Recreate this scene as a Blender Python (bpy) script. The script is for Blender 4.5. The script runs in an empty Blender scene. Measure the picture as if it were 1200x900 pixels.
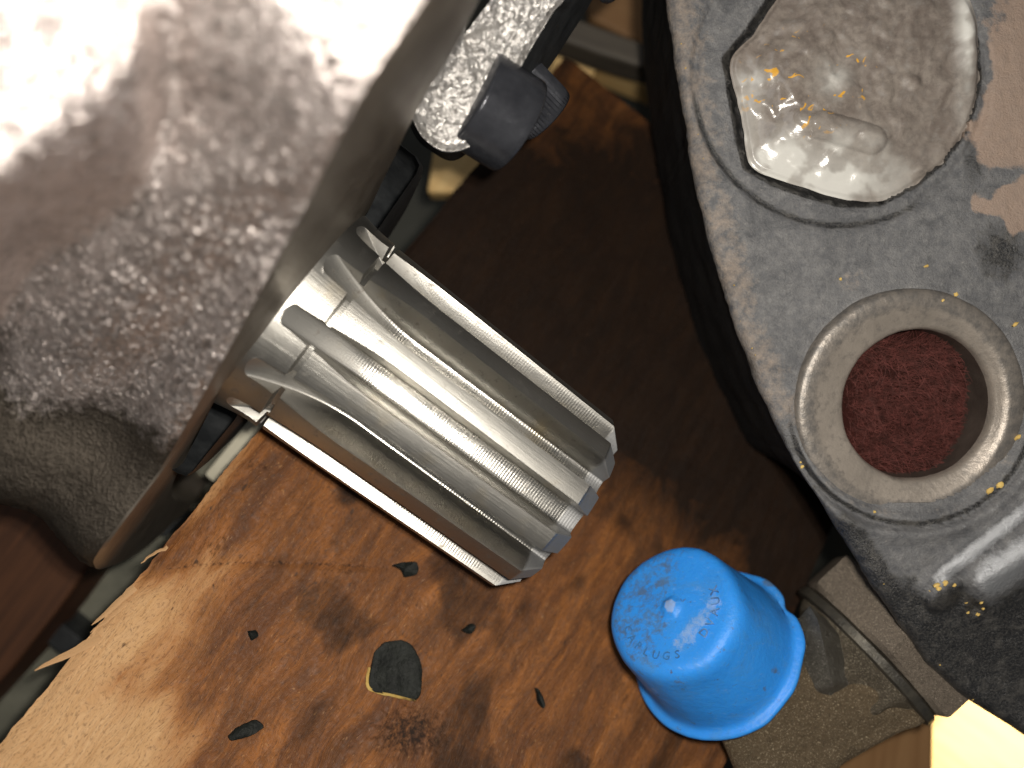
import bpy, bmesh, math, random
import numpy as np
from mathutils import Vector, noise, Matrix

# ---------------------------------------------------------------- camera, world, lamps
# working unit below is the centimetre; CM turns it into metres
CM = 0.01
FPX, HCAM = 1039.0, 20.0          # focal length in photo pixels, lens height above the bench datum
SC = bpy.context.scene
COL = SC.collection
random.seed(4)

cam_d = bpy.data.cameras.new('camera')
cam = bpy.data.objects.new('camera', cam_d)
COL.objects.link(cam)
cam.location = (0, 0, HCAM * CM)
cam_d.sensor_width = 36.0
cam_d.lens = 36.0 * FPX / 1200.0
cam_d.clip_start = 0.005
cam_d.clip_end = 20.0
cam_d.dof.use_dof = True
cam_d.dof.focus_distance = 0.168
cam_d.dof.aperture_fstop = 8.6
SC.camera = cam

W = bpy.data.worlds.new('World')
SC.world = W
W.use_nodes = True
W.node_tree.nodes['Background'].inputs[0].default_value = (0.95, 0.97, 1.0, 1)
W.node_tree.nodes['Background'].inputs[1].default_value = 0.05

def lamp(name, kind, loc, power, col, **kw):
    d = bpy.data.lights.new(name, kind)
    d.energy = power
    d.color = col
    for k, v in kw.items():
        if k != 'target':
            setattr(d, k, v)
    o = bpy.data.objects.new(name, d)
    COL.objects.link(o)
    o.location = Vector(loc) * CM
    if 'target' in kw:
        dirv = (Vector(kw['target']) - Vector(loc))
        o.rotation_euler = dirv.to_track_quat('-Z', 'Y').to_euler()
    return o

# twin LED of the camera light, just up and right of the lens
lamp('camera_light', 'POINT', (0.85, 0.60, 20.3), 0.74, (1.0, 0.95, 0.87), shadow_soft_size=0.0022)
lamp('camera_light', 'POINT', (1.30, 1.00, 20.3), 0.74, (1.0, 0.93, 0.83), shadow_soft_size=0.0022)
# soft fill added from above left, no source seen
lamp('fill_light', 'AREA', (-30, 35, 75), 0.6, (0.95, 0.97, 1.0), size=0.45, target=(0, 0, 0))
# daylight that falls on the floor under the casting, lower right
lamp('daylight', 'SPOT', (17.5, -9.5, -2.5), 0.9, (1.0, 0.9, 0.72), spot_size=math.radians(46), spot_blend=0.25,
     shadow_soft_size=0.004, target=(16.2, -12.2, -9))

SC.view_settings.view_transform = 'Standard'
SC.view_settings.look = 'None'
SC.view_settings.exposure = 0.0
SC.view_settings.gamma = 1.0
SC.view_settings.use_curve_mapping = False

# ---------------------------------------------------------------- helpers
def P(px, py, z):
    d = HCAM - z
    return np.array([(px - 600) / FPX * d, (450 - py) / FPX * d, z])

def unit(v):
    v = np.asarray(v, float)
    return v / np.linalg.norm(v)

def topx(p):
    d = HCAM - p[2]
    return 600 + FPX * p[0] / d, 450 - FPX * p[1] / d

def nz(x, y, z=0.0):
    return noise.noise((x, y, z))

def fbm(x, y, z=0.0, n=3):
    return noise.fractal((x, y, z), 1.0, 2.0, n)

def sst(a, b, x):
    t = min(1.0, max(0.0, (x - a) / (b - a)))
    return t * t * (3 - 2 * t)

def gauss(x, s):
    return math.exp(-(x / s) ** 2)

def empty(name, loc, label=None, cat=None, group=None):
    o = bpy.data.objects.new(name, None)
    COL.objects.link(o)
    o.empty_display_size = 0.01
    o.location = Vector(loc) * CM
    tag(o, label, cat, group)
    return o

def tag(o, label=None, cat=None, group=None, kind=None):
    if label: o['label'] = label
    if cat: o['category'] = cat
    if group: o['group'] = group
    if kind: o['kind'] = kind
    return o

def mk(name, verts, faces, mat, parent=None, smooth=True, origin=None, cols=None, co2=None, mats=None, fm=None, sharp=None):
    """verts in cm, world; the object sits at origin (cm)."""
    v = np.asarray(verts, float)
    if origin is None:
        origin = np.array([v[:, 0].mean(), v[:, 1].mean(), v[:, 2].min()])
    origin = np.asarray(origin, float)
    me = bpy.data.meshes.new(name)
    me.from_pydata(((v - origin) * CM).tolist(), [], [list(f) for f in faces])
    if smooth:
        me.polygons.foreach_set('use_smooth', [True] * len(me.polygons))
        me.set_sharp_from_angle(angle=math.radians(sharp if sharp else 40))
    me.materials.append(mat)
    for m in (mats or []):
        me.materials.append(m)
    if fm is not None:
        me.polygons.foreach_set('material_index', fm)
    if cols is not None:
        a = me.attributes.new('mask', 'FLOAT_COLOR', 'POINT')
        c = np.ones((len(v), 4)); c[:, :cols.shape[1]] = cols
        a.data.foreach_set('color', c.ravel())
    if co2 is not None:
        a = me.attributes.new('gco', 'FLOAT_VECTOR', 'POINT')
        a.data.foreach_set('vector', np.asarray(co2, float).ravel())
    bm = bmesh.new(); bm.from_mesh(me)
    bmesh.ops.recalc_face_normals(bm, faces=bm.faces)
    bm.to_mesh(me); bm.free()
    o = bpy.data.objects.new(name, me)
    COL.objects.link(o)
    loc = Vector(origin) * CM
    if parent is not None:
        o.parent = parent
        base = parent.location.copy()
        if parent.parent is not None:
            base += parent.parent.location
        loc -= base
    o.location = loc
    return o

def grid_faces(n, m, wrap=False, off=0):
    f = []
    for i in range(n - 1):
        for j in range(m if wrap else m - 1):
            k = (j + 1) % m
            f.append((off + i * m + j, off + i * m + k, off + (i + 1) * m + k, off + (i + 1) * m + j))
    return f

def frame(a):
    a = unit(a)
    e2 = unit(np.array([0, 0, 1.0]) - a * a[2])
    e1 = np.cross(e2, a)
    return a, e1, e2

def lathe(c, a, prof, n=64, a0=0.0, a1=360.0, fn=None):
    """prof: (s along a, radius); angle 0 points up towards the camera."""
    a, e1, e2 = frame(a)
    full = abs(a1 - a0) >= 360
    m = n if full else n + 1
    V = []
    for s, r in prof:
        for j in range(m):
            t = math.radians(a0 + (a1 - a0) * j / n)
            rr = r if fn is None else fn(s, r, t)
            V.append(c + a * s + rr * (math.cos(t) * e2 + math.sin(t) * e1))
    F = grid_faces(len(prof), m, wrap=full)
    return np.array(V), F

def prism(top, bot, bevel=0.0):
    n = len(top)
    V = list(top) + list(bot)
    F = [tuple(range(n)), tuple(range(2 * n - 1, n - 1, -1))]
    for i in range(n):
        j = (i + 1) % n
        F.append((i, n + i, n + j, j))
    return np.array(V), F

def box(c, ax, ay, az, sx, sy, sz, bev=0.0):
    """box with half sizes along three unit axes, edges chamfered."""
    c = np.asarray(c, float)
    V = []
    bm = bmesh.new()
    r = bmesh.ops.create_cube(bm, size=2.0)
    for v in bm.verts:
        q = c + ax * v.co.x * sx + ay * v.co.y * sy + az * v.co.z * sz
        v.co = q
    if bev:
        bmesh.ops.bevel(bm, geom=list(bm.edges), offset=bev, segments=2, profile=0.6, affect='EDGES')
    bm.verts.index_update()
    V = np.array([v.co[:] for v in bm.verts])
    F = [tuple(v.index for v in f.verts) for f in bm.faces]
    bm.free()
    return V, F

# ---------------------------------------------------------------- materials
class NB:
    def __init__(s, name):
        s.m = bpy.data.materials.new(name)
        s.m.use_nodes = True
        s.t = s.m.node_tree
        s.b = s.t.nodes['Principled BSDF']
        s.out = s.t.nodes['Material Output']
        tc = s.t.nodes.new('ShaderNodeTexCoord')
        mp = s.t.nodes.new('ShaderNodeVectorMath'); mp.operation = 'SCALE'
        mp.inputs['Scale'].default_value = 100.0
        s.t.links.new(tc.outputs['Object'], mp.inputs[0])
        s.co = mp.outputs[0]
    def L(s, a, b):
        s.t.links.new(a, b)
    def val(s, sock, v):
        if isinstance(v, (int, float)):
            sock.default_value = v
        elif isinstance(v, tuple):
            sock.default_value = v if len(v) != 3 or sock.type == 'VECTOR' else (*v, 1)
        else:
            s.L(v, sock)
    def attr(s, name):
        n = s.t.nodes.new('ShaderNodeAttribute'); n.attribute_name = name
        return n
    def sep(s, c):
        n = s.t.nodes.new('ShaderNodeSeparateColor'); s.L(c, n.inputs[0])
        return n.outputs
    def scale(s, co, v):
        n = s.t.nodes.new('ShaderNodeVectorMath'); n.operation = 'MULTIPLY'
        s.L(co, n.inputs[0]); n.inputs[1].default_value = v
        return n.outputs[0]
    def noise(s, sc, det=3, rough=0.55, dist=0.0, co=None):
        n = s.t.nodes.new('ShaderNodeTexNoise')
        s.L(co or s.co, n.inputs['Vector'])
        n.inputs['Scale'].default_value = sc; n.inputs['Detail'].default_value = det
        n.inputs['Roughness'].default_value = rough; n.inputs['Distortion'].default_value = dist
        return n.outputs[0]
    def vor(s, sc, co=None, feat='F1'):
        n = s.t.nodes.new('ShaderNodeTexVoronoi'); n.feature = feat
        s.L(co or s.co, n.inputs['Vector']); n.inputs['Scale'].default_value = sc
        return n.outputs['Distance']
    def ramp(s, f, stops):
        n = s.t.nodes.new('ShaderNodeValToRGB')
        s.L(f, n.inputs[0])
        e = n.color_ramp.elements
        while len(e) < len(stops): e.new(0.5)
        for k, (p, c) in enumerate(stops):
            e[k].position = p
            e[k].color = (c, c, c, 1) if isinstance(c, (int, float)) else (*c, 1)
        return n.outputs[0]
    def mix(s, f, a, b, mode='MIX'):
        n = s.t.nodes.new('ShaderNodeMix'); n.data_type = 'RGBA'; n.blend_type = mode
        s.val(n.inputs[0], f)
        s.val(n.inputs[6], a); s.val(n.inputs[7], b)
        return n.outputs[2]
    def math(s, op, a, b=0.0, clamp=False):
        n = s.t.nodes.new('ShaderNodeMath'); n.operation = op; n.use_clamp = clamp
        s.val(n.inputs[0], a); s.val(n.inputs[1], b)
        return n.outputs[0]
    def bump(s, h, st=0.5, d=0.05, nrm=None):
        n = s.t.nodes.new('ShaderNodeBump')
        n.inputs['Strength'].default_value = st; n.inputs['Distance'].default_value = d * CM
        s.L(h, n.inputs['Height'])
        if nrm is not None: s.L(nrm, n.inputs['Normal'])
        return n.outputs[0]
    def facets(s, nrm, sc, k, amp=None):
        # every grain of the cast skin is tipped its own way
        v = s.t.nodes.new('ShaderNodeTexVoronoi'); s.L(s.co, v.inputs['Vector']); v.inputs['Scale'].default_value = sc
        a = s.t.nodes.new('ShaderNodeVectorMath'); a.operation = 'SUBTRACT'
        s.L(v.outputs['Color'], a.inputs[0]); a.inputs[1].default_value = (0.5, 0.5, 0.5)
        b = s.t.nodes.new('ShaderNodeVectorMath'); b.operation = 'MULTIPLY_ADD'
        s.L(a.outputs[0], b.inputs[0]); s.L(nrm, b.inputs[2])
        if amp is None: b.inputs[1].default_value = (k, k, k)
        else: s.L(s.math('MULTIPLY', amp, k), b.inputs[1])
        c = s.t.nodes.new('ShaderNodeVectorMath'); c.operation = 'NORMALIZE'
        s.L(b.outputs[0], c.inputs[0])
        return c.outputs[0]
    def done(s, col=None, rough=None, metal=None, nrm=None, spec=None, coat=None, coatr=None, **kw):
        b = s.b
        if col is not None: s.val(b.inputs['Base Color'], col)
        if rough is not None: s.val(b.inputs['Roughness'], rough)
        if metal is not None: s.val(b.inputs['Metallic'], metal)
        if spec is not None: s.val(b.inputs['Specular IOR Level'], spec)
        if coat is not None: s.val(b.inputs['Coat Weight'], coat)
        if coatr is not None: s.val(b.inputs['Coat Roughness'], coatr)
        if nrm is not None: s.L(nrm, b.inputs['Normal'])
        for k, v in kw.items(): s.val(b.inputs[k], v)
        return s.m

def m_plain(name, c1, c2, rough=0.6, sc=2.0, metal=0.0, bs=30.0, bst=0.3, spec=0.4):
    n = NB(name)
    f = n.noise(sc, 4, 0.6)
    c = n.mix(n.ramp(f, [(0.35, 0.0), (0.68, 1.0)]), c1, c2)
    h = n.noise(bs, 3, 0.6)
    r = n.math('MULTIPLY_ADD', n.noise(sc * 3, 3), 0.25)
    r.node.inputs[2].default_value = rough - 0.12
    return n.done(c, r, metal, n.bump(h, bst, 0.03), spec)

def m_wood():
    n = NB('oily_wood')
    g0 = n.attr('gco').outputs['Vector']
    # let the grain wander
    wv = n.t.nodes.new('ShaderNodeTexNoise'); n.L(n.scale(g0, (0.45, 0.8, 1)), wv.inputs['Vector'])
    wv.inputs['Scale'].default_value = 1.0; wv.inputs['Detail'].default_value = 3
    ga = n.t.nodes.new('ShaderNodeVectorMath'); ga.operation = 'MULTIPLY_ADD'
    n.L(wv.outputs['Color'], ga.inputs[0]); ga.inputs[1].default_value = (0.8, 0.8, 0); n.L(g0, ga.inputs[2])
    g = ga.outputs[0]
    m = n.attr('mask')
    R, G, B = n.sep(m.outputs['Color'])[:3]
    fine = n.noise(1.0, 4, 0.62, 0.3, n.scale(g, (1.3, 16, 10)))
    wide = n.noise(1.0, 3, 0.55, 0.8, n.scale(g, (0.35, 2.6, 1)))
    vfine = n.noise(1.0, 2, 0.5, 0.0, n.scale(g, (3.5, 55, 30)))
    blot = n.noise(0.9, 5, 0.65, 0.6, g)
    spk = n.noise(9.0, 3, 0.7, 0.0, g)
    fl = n.ramp(fine, [(0.3, 0.0), (0.7, 1.0)])
    wl = n.ramp(wide, [(0.32, 0.0), (0.68, 1.0)])
    pore = n.ramp(n.noise(1.0, 3, 0.7, 0.0, n.scale(g, (2.2, 30, 20))), [(0.56, 0.0), (0.68, 1.0)])
    mot = n.noise(1.7, 6, 0.72, 0.9, n.scale(g, (0.6, 1.3, 1)))
    brown = n.mix(wl, (0.135, 0.045, 0.010), (0.36, 0.130, 0.026))
    brown = n.mix(n.ramp(mot, [(0.42, 0.0), (0.66, 0.8)]), brown, (0.085, 0.034, 0.011))
    brown = n.mix(n.math('MULTIPLY', fl, 0.45), brown, (0.10, 0.036, 0.011))
    orange = n.mix(wl, (0.44, 0.20, 0.065), (0.34, 0.135, 0.040))
    orange = n.mix(n.math('MULTIPLY', fl, 0.35), orange, (0.22, 0.085, 0.025))
    pale = n.mix(fl, (0.64, 0.41, 0.215), (0.50, 0.285, 0.13))
    pale = n.mix(n.math('MULTIPLY', wl, 0.45), pale, (0.50, 0.27, 0.105))
    rm = n.math('ADD', R, n.math('MULTIPLY', n.math('SUBTRACT', fine, 0.5), 0.45))
    rm = n.math('ADD', rm, n.math('MULTIPLY', n.math('SUBTRACT', wide, 0.5), 0.9))
    rm = n.math('ADD', rm, n.math('MULTIPLY', n.math('SUBTRACT', mot, 0.5), 0.5))
    c = n.mix(n.ramp(rm, [(0.12, 0.0), (0.50, 1.0)]), brown, orange)
    c = n.mix(n.ramp(rm, [(0.40, 0.0), (0.82, 1.0)]), c, pale)
    rm = n.ramp(rm, [(0.3, 0.0), (0.7, 1.0)])
    c = n.mix(n.math('MULTIPLY', pore, n.math('SUBTRACT', 0.55, n.math('MULTIPLY', rm, 0.40))), c, (0.05, 0.020, 0.008))
    c = n.mix(n.math('MULTIPLY', n.ramp(n.noise(1.0, 3, 0.75, 0, n.scale(g, (9, 26, 1))), [(0.52, 0.0), (0.66, 1.0)]), 0.5), c, (0.045, 0.018, 0.007))
    c = n.mix(n.math('MULTIPLY', n.ramp(n.noise(1.0, 2, 0.7, 0, n.scale(g, (7, 22, 1))), [(0.62, 0.0), (0.72, 1.0)]), 0.35), c, (0.55, 0.30, 0.12))
    # darker zone and oily blotches
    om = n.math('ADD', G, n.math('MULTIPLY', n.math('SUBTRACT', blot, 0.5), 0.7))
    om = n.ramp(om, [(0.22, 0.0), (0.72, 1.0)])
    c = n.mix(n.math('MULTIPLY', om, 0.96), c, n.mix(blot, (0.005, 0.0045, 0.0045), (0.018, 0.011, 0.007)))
    # black smears and specks
    bm_ = n.math('ADD', B, n.math('MULTIPLY', n.math('SUBTRACT', spk, 0.5), 1.1))
    bm_ = n.ramp(bm_, [(0.42, 0.0), (0.75, 1.0)])
    c = n.mix(n.math('MULTIPLY', bm_, 0.9), c, (0.014, 0.012, 0.011))
    dots = n.ramp(n.noise(3.2, 2, 0.5, 0.4, n.scale(g, (0.8, 1.9, 1))), [(0.70, 0.0), (0.76, 1.0)])
    c = n.mix(n.math('MULTIPLY', dots, 0.75), c, (0.035, 0.018, 0.010))
    rough = n.math('SUBTRACT', 0.66, n.math('MULTIPLY', om, 0.06))
    rough = n.math('ADD', rough, n.math('MULTIPLY', n.math('SUBTRACT', spk, 0.5), 0.9))
    rough = n.math('ADD', rough, n.math('MULTIPLY', rm, 0.15), True)
    rough = n.math('ADD', rough, n.math('MULTIPLY', bm_, 0.3), True)
    h = n.math('ADD', n.math('MULTIPLY', vfine, 0.5), n.math('MULTIPLY', fine, 0.8))
    nb = n.bump(h, 0.55, 0.045)
    nb = n.bump(n.noise(1.0, 4, 0.7, 0, n.scale(g, (9, 30, 1))), 0.4, 0.035, nb)
    return n.done(c, rough, 0.0, nb, n.math('SUBTRACT', 0.38, n.math('MULTIPLY', om, 0.22)))

def m_gear():
    n = NB('machined_steel')
    g = n.attr('gco').outputs['Vector']       # x along axis, y angle, z groove flag
    m = n.attr('mask')
    R, G, B = n.sep(m.outputs['Color'])[:3]
    br = n.noise(1.0, 3, 0.6, 0, n.scale(g, (0.9, 70, 1)))
    blot = n.noise(1.6, 5, 0.65, 0.4)
    c = n.mix(blot, (0.55, 0.54, 0.51), (0.38, 0.37, 0.345))
    c = n.mix(n.math('MULTIPLY', br, 0.35), c, (0.34, 0.315, 0.275))
    tint = n.ramp(n.noise(1.1, 3, 0.6), [(0.58, 0.0), (0.74, 1.0)])
    c = n.mix(n.math('MULTIPLY', tint, 0.45), c, (0.50, 0.41, 0.25))
    grime = n.ramp(n.noise(5.5, 5, 0.75), [(0.57, 0.0), (0.70, 1.0)])
    c = n.mix(n.math('MULTIPLY', grime, 0.55), c, (0.10, 0.075, 0.055))
    c = n.mix(n.math('MULTIPLY', B, 0.35), c, (0.40, 0.385, 0.35))
    rough = n.math('ADD', 0.20, n.math('MULTIPLY', blot, 0.16))
    rough = n.math('ADD', rough, n.math('MULTIPLY', grime, 0.2))
    rough = n.math('ADD', rough, n.math('MULTIPLY', G, 0.3))
    rough = n.math('ADD', rough, n.math('MULTIPLY', B, 0.13))
    run = n.math('MULTIPLY', n.math('SUBTRACT', 1.0, R, True), n.math('SUBTRACT', 1.0, B, True))
    rough = n.math('ADD', rough, n.math('MULTIPLY', run, 0.24), True)
    c = n.mix(n.math('MULTIPLY', G, 0.6), c, (0.26, 0.27, 0.29))
    # cutter chatter across groove floors
    w = n.t.nodes.new('ShaderNodeTexWave'); w.wave_type = 'BANDS'; w.bands_direction = 'X'
    n.L(n.scale(g, (1, 0.0, 0.0)), w.inputs['Vector'])
    w.inputs['Scale'].default_value = 5.6; w.inputs['Distortion'].default_value = 0.0
    ch = n.math('MULTIPLY', w.outputs['Fac'], R)
    ch = n.math('MULTIPLY', ch, n.ramp(n.noise(2.2, 2), [(0.36, 0.05), (0.62, 1.0)]))
    nb = n.bump(ch, 0.13, 0.016)
    nb = n.bump(br, 0.22, 0.02, nb)
    nb = n.bump(n.noise(40, 3, 0.7), 0.12, 0.02, nb)
    return n.done(c, rough, 1.0, nb)

def m_cast(name, c1, c2, grime, rough=0.45, metal=0.75, gsc=7.0, bst=0.5, masks=True, fd=0.02, facet=0):
    n = NB(name)
    big = n.noise(0.8, 5, 0.65, 0.5)
    sp = n.noise(gsc, 4, 0.7)
    c = n.mix(n.ramp(big, [(0.3, 0.0), (0.7, 1.0)]), c1, c2)
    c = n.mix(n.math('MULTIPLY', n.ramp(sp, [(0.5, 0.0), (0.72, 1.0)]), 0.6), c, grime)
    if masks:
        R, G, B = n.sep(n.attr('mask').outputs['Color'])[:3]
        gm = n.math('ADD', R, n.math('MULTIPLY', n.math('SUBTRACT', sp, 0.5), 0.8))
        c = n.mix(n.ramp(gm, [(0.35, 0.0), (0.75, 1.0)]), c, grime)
    r = n.math('ADD', rough - 0.1, n.math('MULTIPLY', sp, 0.25))
    nb = n.bump(n.noise(gsc * 1.6, 4, 0.65), bst, 0.06)
    nb = n.bump(n.noise(gsc * 4.5, 3, 0.65), bst * (0.5 if fd < 0.05 else 1.0), fd, nb)
    if facet:
        nb = n.facets(nb, 17, facet, n.math('SUBTRACT', 1.0, n.math('MULTIPLY', R, 0.8)) if masks else None)
        if masks: r = n.math('ADD', r, n.math('MULTIPLY', R, 0.22))
    return n.done(c, r, metal, nb)

def m_bracket():
    n = NB('dusty_black_casting')
    R, G, B = n.sep(n.attr('mask').outputs['Color'])[:3]   # R dust/tan, G black paint and dark grooves, B bare grey
    big = n.noise(1.4, 5, 0.7, 0.4)
    mid = n.noise(5.0, 5, 0.7)
    fin = n.noise(26.0, 4, 0.7)
    grey = n.mix(n.ramp(mid, [(0.35, 0.0), (0.65, 1.0)]), (0.118, 0.120, 0.127), (0.200, 0.198, 0.197))
    grey = n.mix(n.math('MULTIPLY', n.ramp(fin, [(0.45, 0.0), (0.65, 1.0)]), 0.35), grey, (0.075, 0.07, 0.068))
    grey = n.mix(n.math('MULTIPLY', n.ramp(n.noise(1.5, 6, 0.75, 0.8), [(0.46, 0.0), (0.66, 1.0)]), 0.7), grey, (0.06, 0.062, 0.068))
    grey = n.mix(n.math('MULTIPLY', n.ramp(n.noise(17, 3, 0.7), [(0.64, 0.0), (0.74, 1.0)]), 0.4), grey, (0.40, 0.37, 0.33))
    dm = n.math('ADD', R, n.math('MULTIPLY', n.math('SUBTRACT', mid, 0.5), 0.9))
    dm = n.math('ADD', dm, n.math('MULTIPLY', n.math('SUBTRACT', big, 0.5), 0.6))
    tan = n.mix(fin, (0.40, 0.31, 0.235), (0.27, 0.215, 0.17))
    c = n.mix(n.math('MULTIPLY', n.ramp(dm, [(0.38, 0.0), (0.8, 1.0)]), 0.85), grey, tan)
    km = n.math('ADD', G, n.math('MULTIPLY', n.math('SUBTRACT', mid, 0.5), 0.9))
    km = n.ramp(km, [(0.38, 0.0), (0.66, 1.0)])
    blk = n.mix(n.ramp(fin, [(0.45, 0.0), (0.70, 1.0)]), (0.018, 0.019, 0.021), (0.085, 0.080, 0.074))
    blk = n.mix(n.math('MULTIPLY', n.ramp(n.noise(2.2, 5, 0.72, 0.8), [(0.48, 0.0), (0.66, 1.0)]), 0.6), blk, (0.115, 0.108, 0.098))
    c = n.mix(km, c, blk)
    # peach bare patch
    pm = n.math('ADD', B, n.math('MULTIPLY', n.math('SUBTRACT', mid, 0.5), 0.9))
    pm = n.ramp(n.math('ADD', pm, n.math('MULTIPLY', n.math('SUBTRACT', big, 0.5), 0.7)), [(0.40, 0.0), (0.66, 0.9)])
    c = n.mix(pm, c, n.mix(mid, (0.42, 0.30, 0.225), (0.26, 0.20, 0.165)))
    rough = n.math('SUBTRACT', 0.52, n.math('MULTIPLY', km, 0.20))
    rough = n.math('ADD', rough, n.math('MULTIPLY', n.math('SUBTRACT', fin, 0.5), 0.3), True)
    nb = n.bump(fin, 0.65, 0.04)
    nb = n.bump(mid, 0.45, 0.07, nb)
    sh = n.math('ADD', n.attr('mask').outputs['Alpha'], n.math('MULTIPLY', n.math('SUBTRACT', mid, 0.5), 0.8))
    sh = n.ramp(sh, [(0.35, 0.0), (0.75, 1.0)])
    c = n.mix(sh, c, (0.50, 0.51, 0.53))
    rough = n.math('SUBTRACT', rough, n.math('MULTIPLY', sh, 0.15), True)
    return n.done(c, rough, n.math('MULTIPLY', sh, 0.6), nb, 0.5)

def m_blue():
    n = NB('blue_plastic')
    R, G, B = n.sep(n.attr('mask').outputs['Color'])[:3]
    f = n.noise(1.3, 3)
    c = n.mix(f, (0.035, 0.31, 0.90), (0.026, 0.26, 0.80))
    sp = n.noise(6.5, 5, 0.75, 0.3)
    d = n.math('ADD', R, n.math('MULTIPLY', n.math('SUBTRACT', sp, 0.5), 1.5))
    c = n.mix(n.math('MULTIPLY', n.ramp(d, [(0.42, 0.0), (0.7, 1.0)]), 0.7), c, (0.10, 0.105, 0.09))
    gsp = n.ramp(n.noise(4.2, 4, 0.7, 0.2), [(0.635, 0.0), (0.72, 1.0)])
    c = n.mix(n.math('MULTIPLY', gsp, 0.75), c, (0.09, 0.07, 0.05))
    w = n.math('ADD', G, n.math('MULTIPLY', n.math('SUBTRACT', sp, 0.5), 1.4))
    c = n.mix(n.math('MULTIPLY', n.ramp(w, [(0.5, 0.0), (0.8, 1.0)]), 0.55), c, (0.42, 0.52, 0.72))
    film = n.ramp(n.noise(1.7, 5, 0.75, 0.6), [(0.48, 0.0), (0.70, 1.0)])
    c = n.mix(n.math('MULTIPLY', film, 0.42), c, (0.09, 0.24, 0.44))
    fine = n.ramp(n.noise(13, 4, 0.8), [(0.62, 0.0), (0.70, 1.0)])
    c = n.mix(n.math('MULTIPLY', fine, n.math('MULTIPLY', film, 0.7)), c, (0.07, 0.07, 0.06))
    scr = n.ramp(n.noise(1.0, 3, 0.7, 0.2, n.scale(n.co, (3, 22, 9))), [(0.63, 0.0), (0.70, 1.0)])
    c = n.mix(n.math('MULTIPLY', scr, 0.25), c, (0.30, 0.50, 0.80))
    nb = n.bump(n.noise(9, 5, 0.7), 0.38, 0.04)
    r = n.math('ADD', 0.34, n.math('MULTIPLY', sp, 0.22))
    return n.done(c, r, 0.0, nb, 0.45, **{'Subsurface Weight': 0.08, 'Subsurface Radius': (0.001, 0.002, 0.004), 'Subsurface Scale': 0.5})

def m_sealant():
    n = NB('wet_resin')
    R, G, B = n.sep(n.attr('mask').outputs['Color'])[:3]
    a = n.noise(2.2, 5, 0.7, 0.8)
    b = n.noise(7.0, 4, 0.7)
    c = n.mix(n.ramp(a, [(0.38, 0.0), (0.62, 1.0)]), (0.17, 0.14, 0.12), (0.25, 0.215, 0.185))
    c = n.mix(n.math('MULTIPLY', n.ramp(b, [(0.45, 0.0), (0.7, 1.0)]), 0.6), c, (0.09, 0.075, 0.066))
    c = n.mix(n.math('MULTIPLY', n.ramp(n.noise(3.5, 4, 0.7), [(0.55, 0.0), (0.7, 1.0)]), 0.5), c, (0.36, 0.33, 0.30))
    c = n.mix(R, c, (0.62, 0.61, 0.57))
    yl = n.math('MULTIPLY', n.ramp(G, [(0.25, 0.0), (0.5, 1.0)]), n.ramp(n.noise(4.6, 2, 0.5, 0.8), [(0.655, 0.0), (0.70, 0.85)]))
    c = n.mix(yl, c, (0.75, 0.38, 0.02))
    nb = n.bump(a, 0.12, 0.10)
    nb = n.bump(b, 0.12, 0.03, nb)
    return n.done(c, n.math('ADD', n.math('MULTIPLY', B, -0.34), 0.52), 0.0, nb, 0.5, coat=n.math('MULTIPLY', B, 0.8), coatr=0.06)

def m_grain(name, base, glint, rough=0.55):
    """sand-cast metal with tiny bright grains."""
    n = NB(name)
    big = n.noise(1.2, 4, 0.6)
    v = n.noise(34, 3, 0.75)
    v2 = n.noise(15, 3, 0.7)
    c = n.mix(big, base, tuple(x * 0.62 for x in base))
    c = n.mix(n.math('MULTIPLY', n.ramp(v2, [(0.45, 0.0), (0.62, 1.0)]), 0.5), c, tuple(x * 0.4 for x in base))
    pts = n.ramp(v, [(0.57, 0.0), (0.66, 1.0)])
    c = n.mix(pts, c, glint)
    nb = n.bump(v, 1.0, 0.05)
    nb = n.bump(v2, 0.5, 0.06, nb)
    nb = n.bump(n.noise(4, 3), 0.3, 0.08, nb)
    return n.done(c, n.math('SUBTRACT', rough, n.math('MULTIPLY', pts, 0.25)), 0.35, nb, 0.5)

def m_boards(name, c1, c2):
    n = NB(name)
    g = n.attr('gco').outputs['Vector']
    f = n.noise(1.0, 4, 0.6, 0.4, n.scale(g, (0.3, 5, 2)))
    c = n.mix(n.ramp(f, [(0.3, 0.0), (0.7, 1.0)]), c1, c2)
    return n.done(c, 0.6, 0.0, n.bump(f, 0.3, 0.05), 0.3)

M = {}
M['wood'] = m_wood()
M['gear'] = m_gear()
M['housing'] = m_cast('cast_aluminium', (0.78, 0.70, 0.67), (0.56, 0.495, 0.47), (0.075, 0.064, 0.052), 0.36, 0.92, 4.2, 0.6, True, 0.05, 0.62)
M['face'] = m_plain('machined_aluminium', (0.27, 0.235, 0.195), (0.19, 0.16, 0.13), 0.45, 1.0, 0.85, 24, 0.10)
M['flange'] = m_cast('cast_aluminium_lumps', (0.55, 0.53, 0.51), (0.44, 0.42, 0.40), (0.15, 0.135, 0.12), 0.30, 0.6, 7.0, 0.6, False, 0.02, 0.6)
M['oxide'] = m_plain('black_oxide_steel', (0.040, 0.042, 0.050), (0.075, 0.078, 0.090), 0.20, 2.0, 0.55, 30, 0.15, 0.6)
M['rubber'] = m_plain('black_rubber', (0.018, 0.020, 0.022), (0.045, 0.048, 0.050), 0.5, 1.6, 0.0, 9, 0.45)
M['bracket'] = m_bracket()
M['bushing'] = m_cast('worn_bushing_steel', (0.44, 0.385, 0.33), (0.29, 0.255, 0.22), (0.15, 0.14, 0.13), 0.42, 0.45, 6.0, 0.22)
M['bore'] = m_plain('bore_steel', (0.13, 0.105, 0.088), (0.080, 0.064, 0.054), 0.5, 1.5, 0.5, 18, 0.3)
M['sealant'] = m_sealant()
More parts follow.
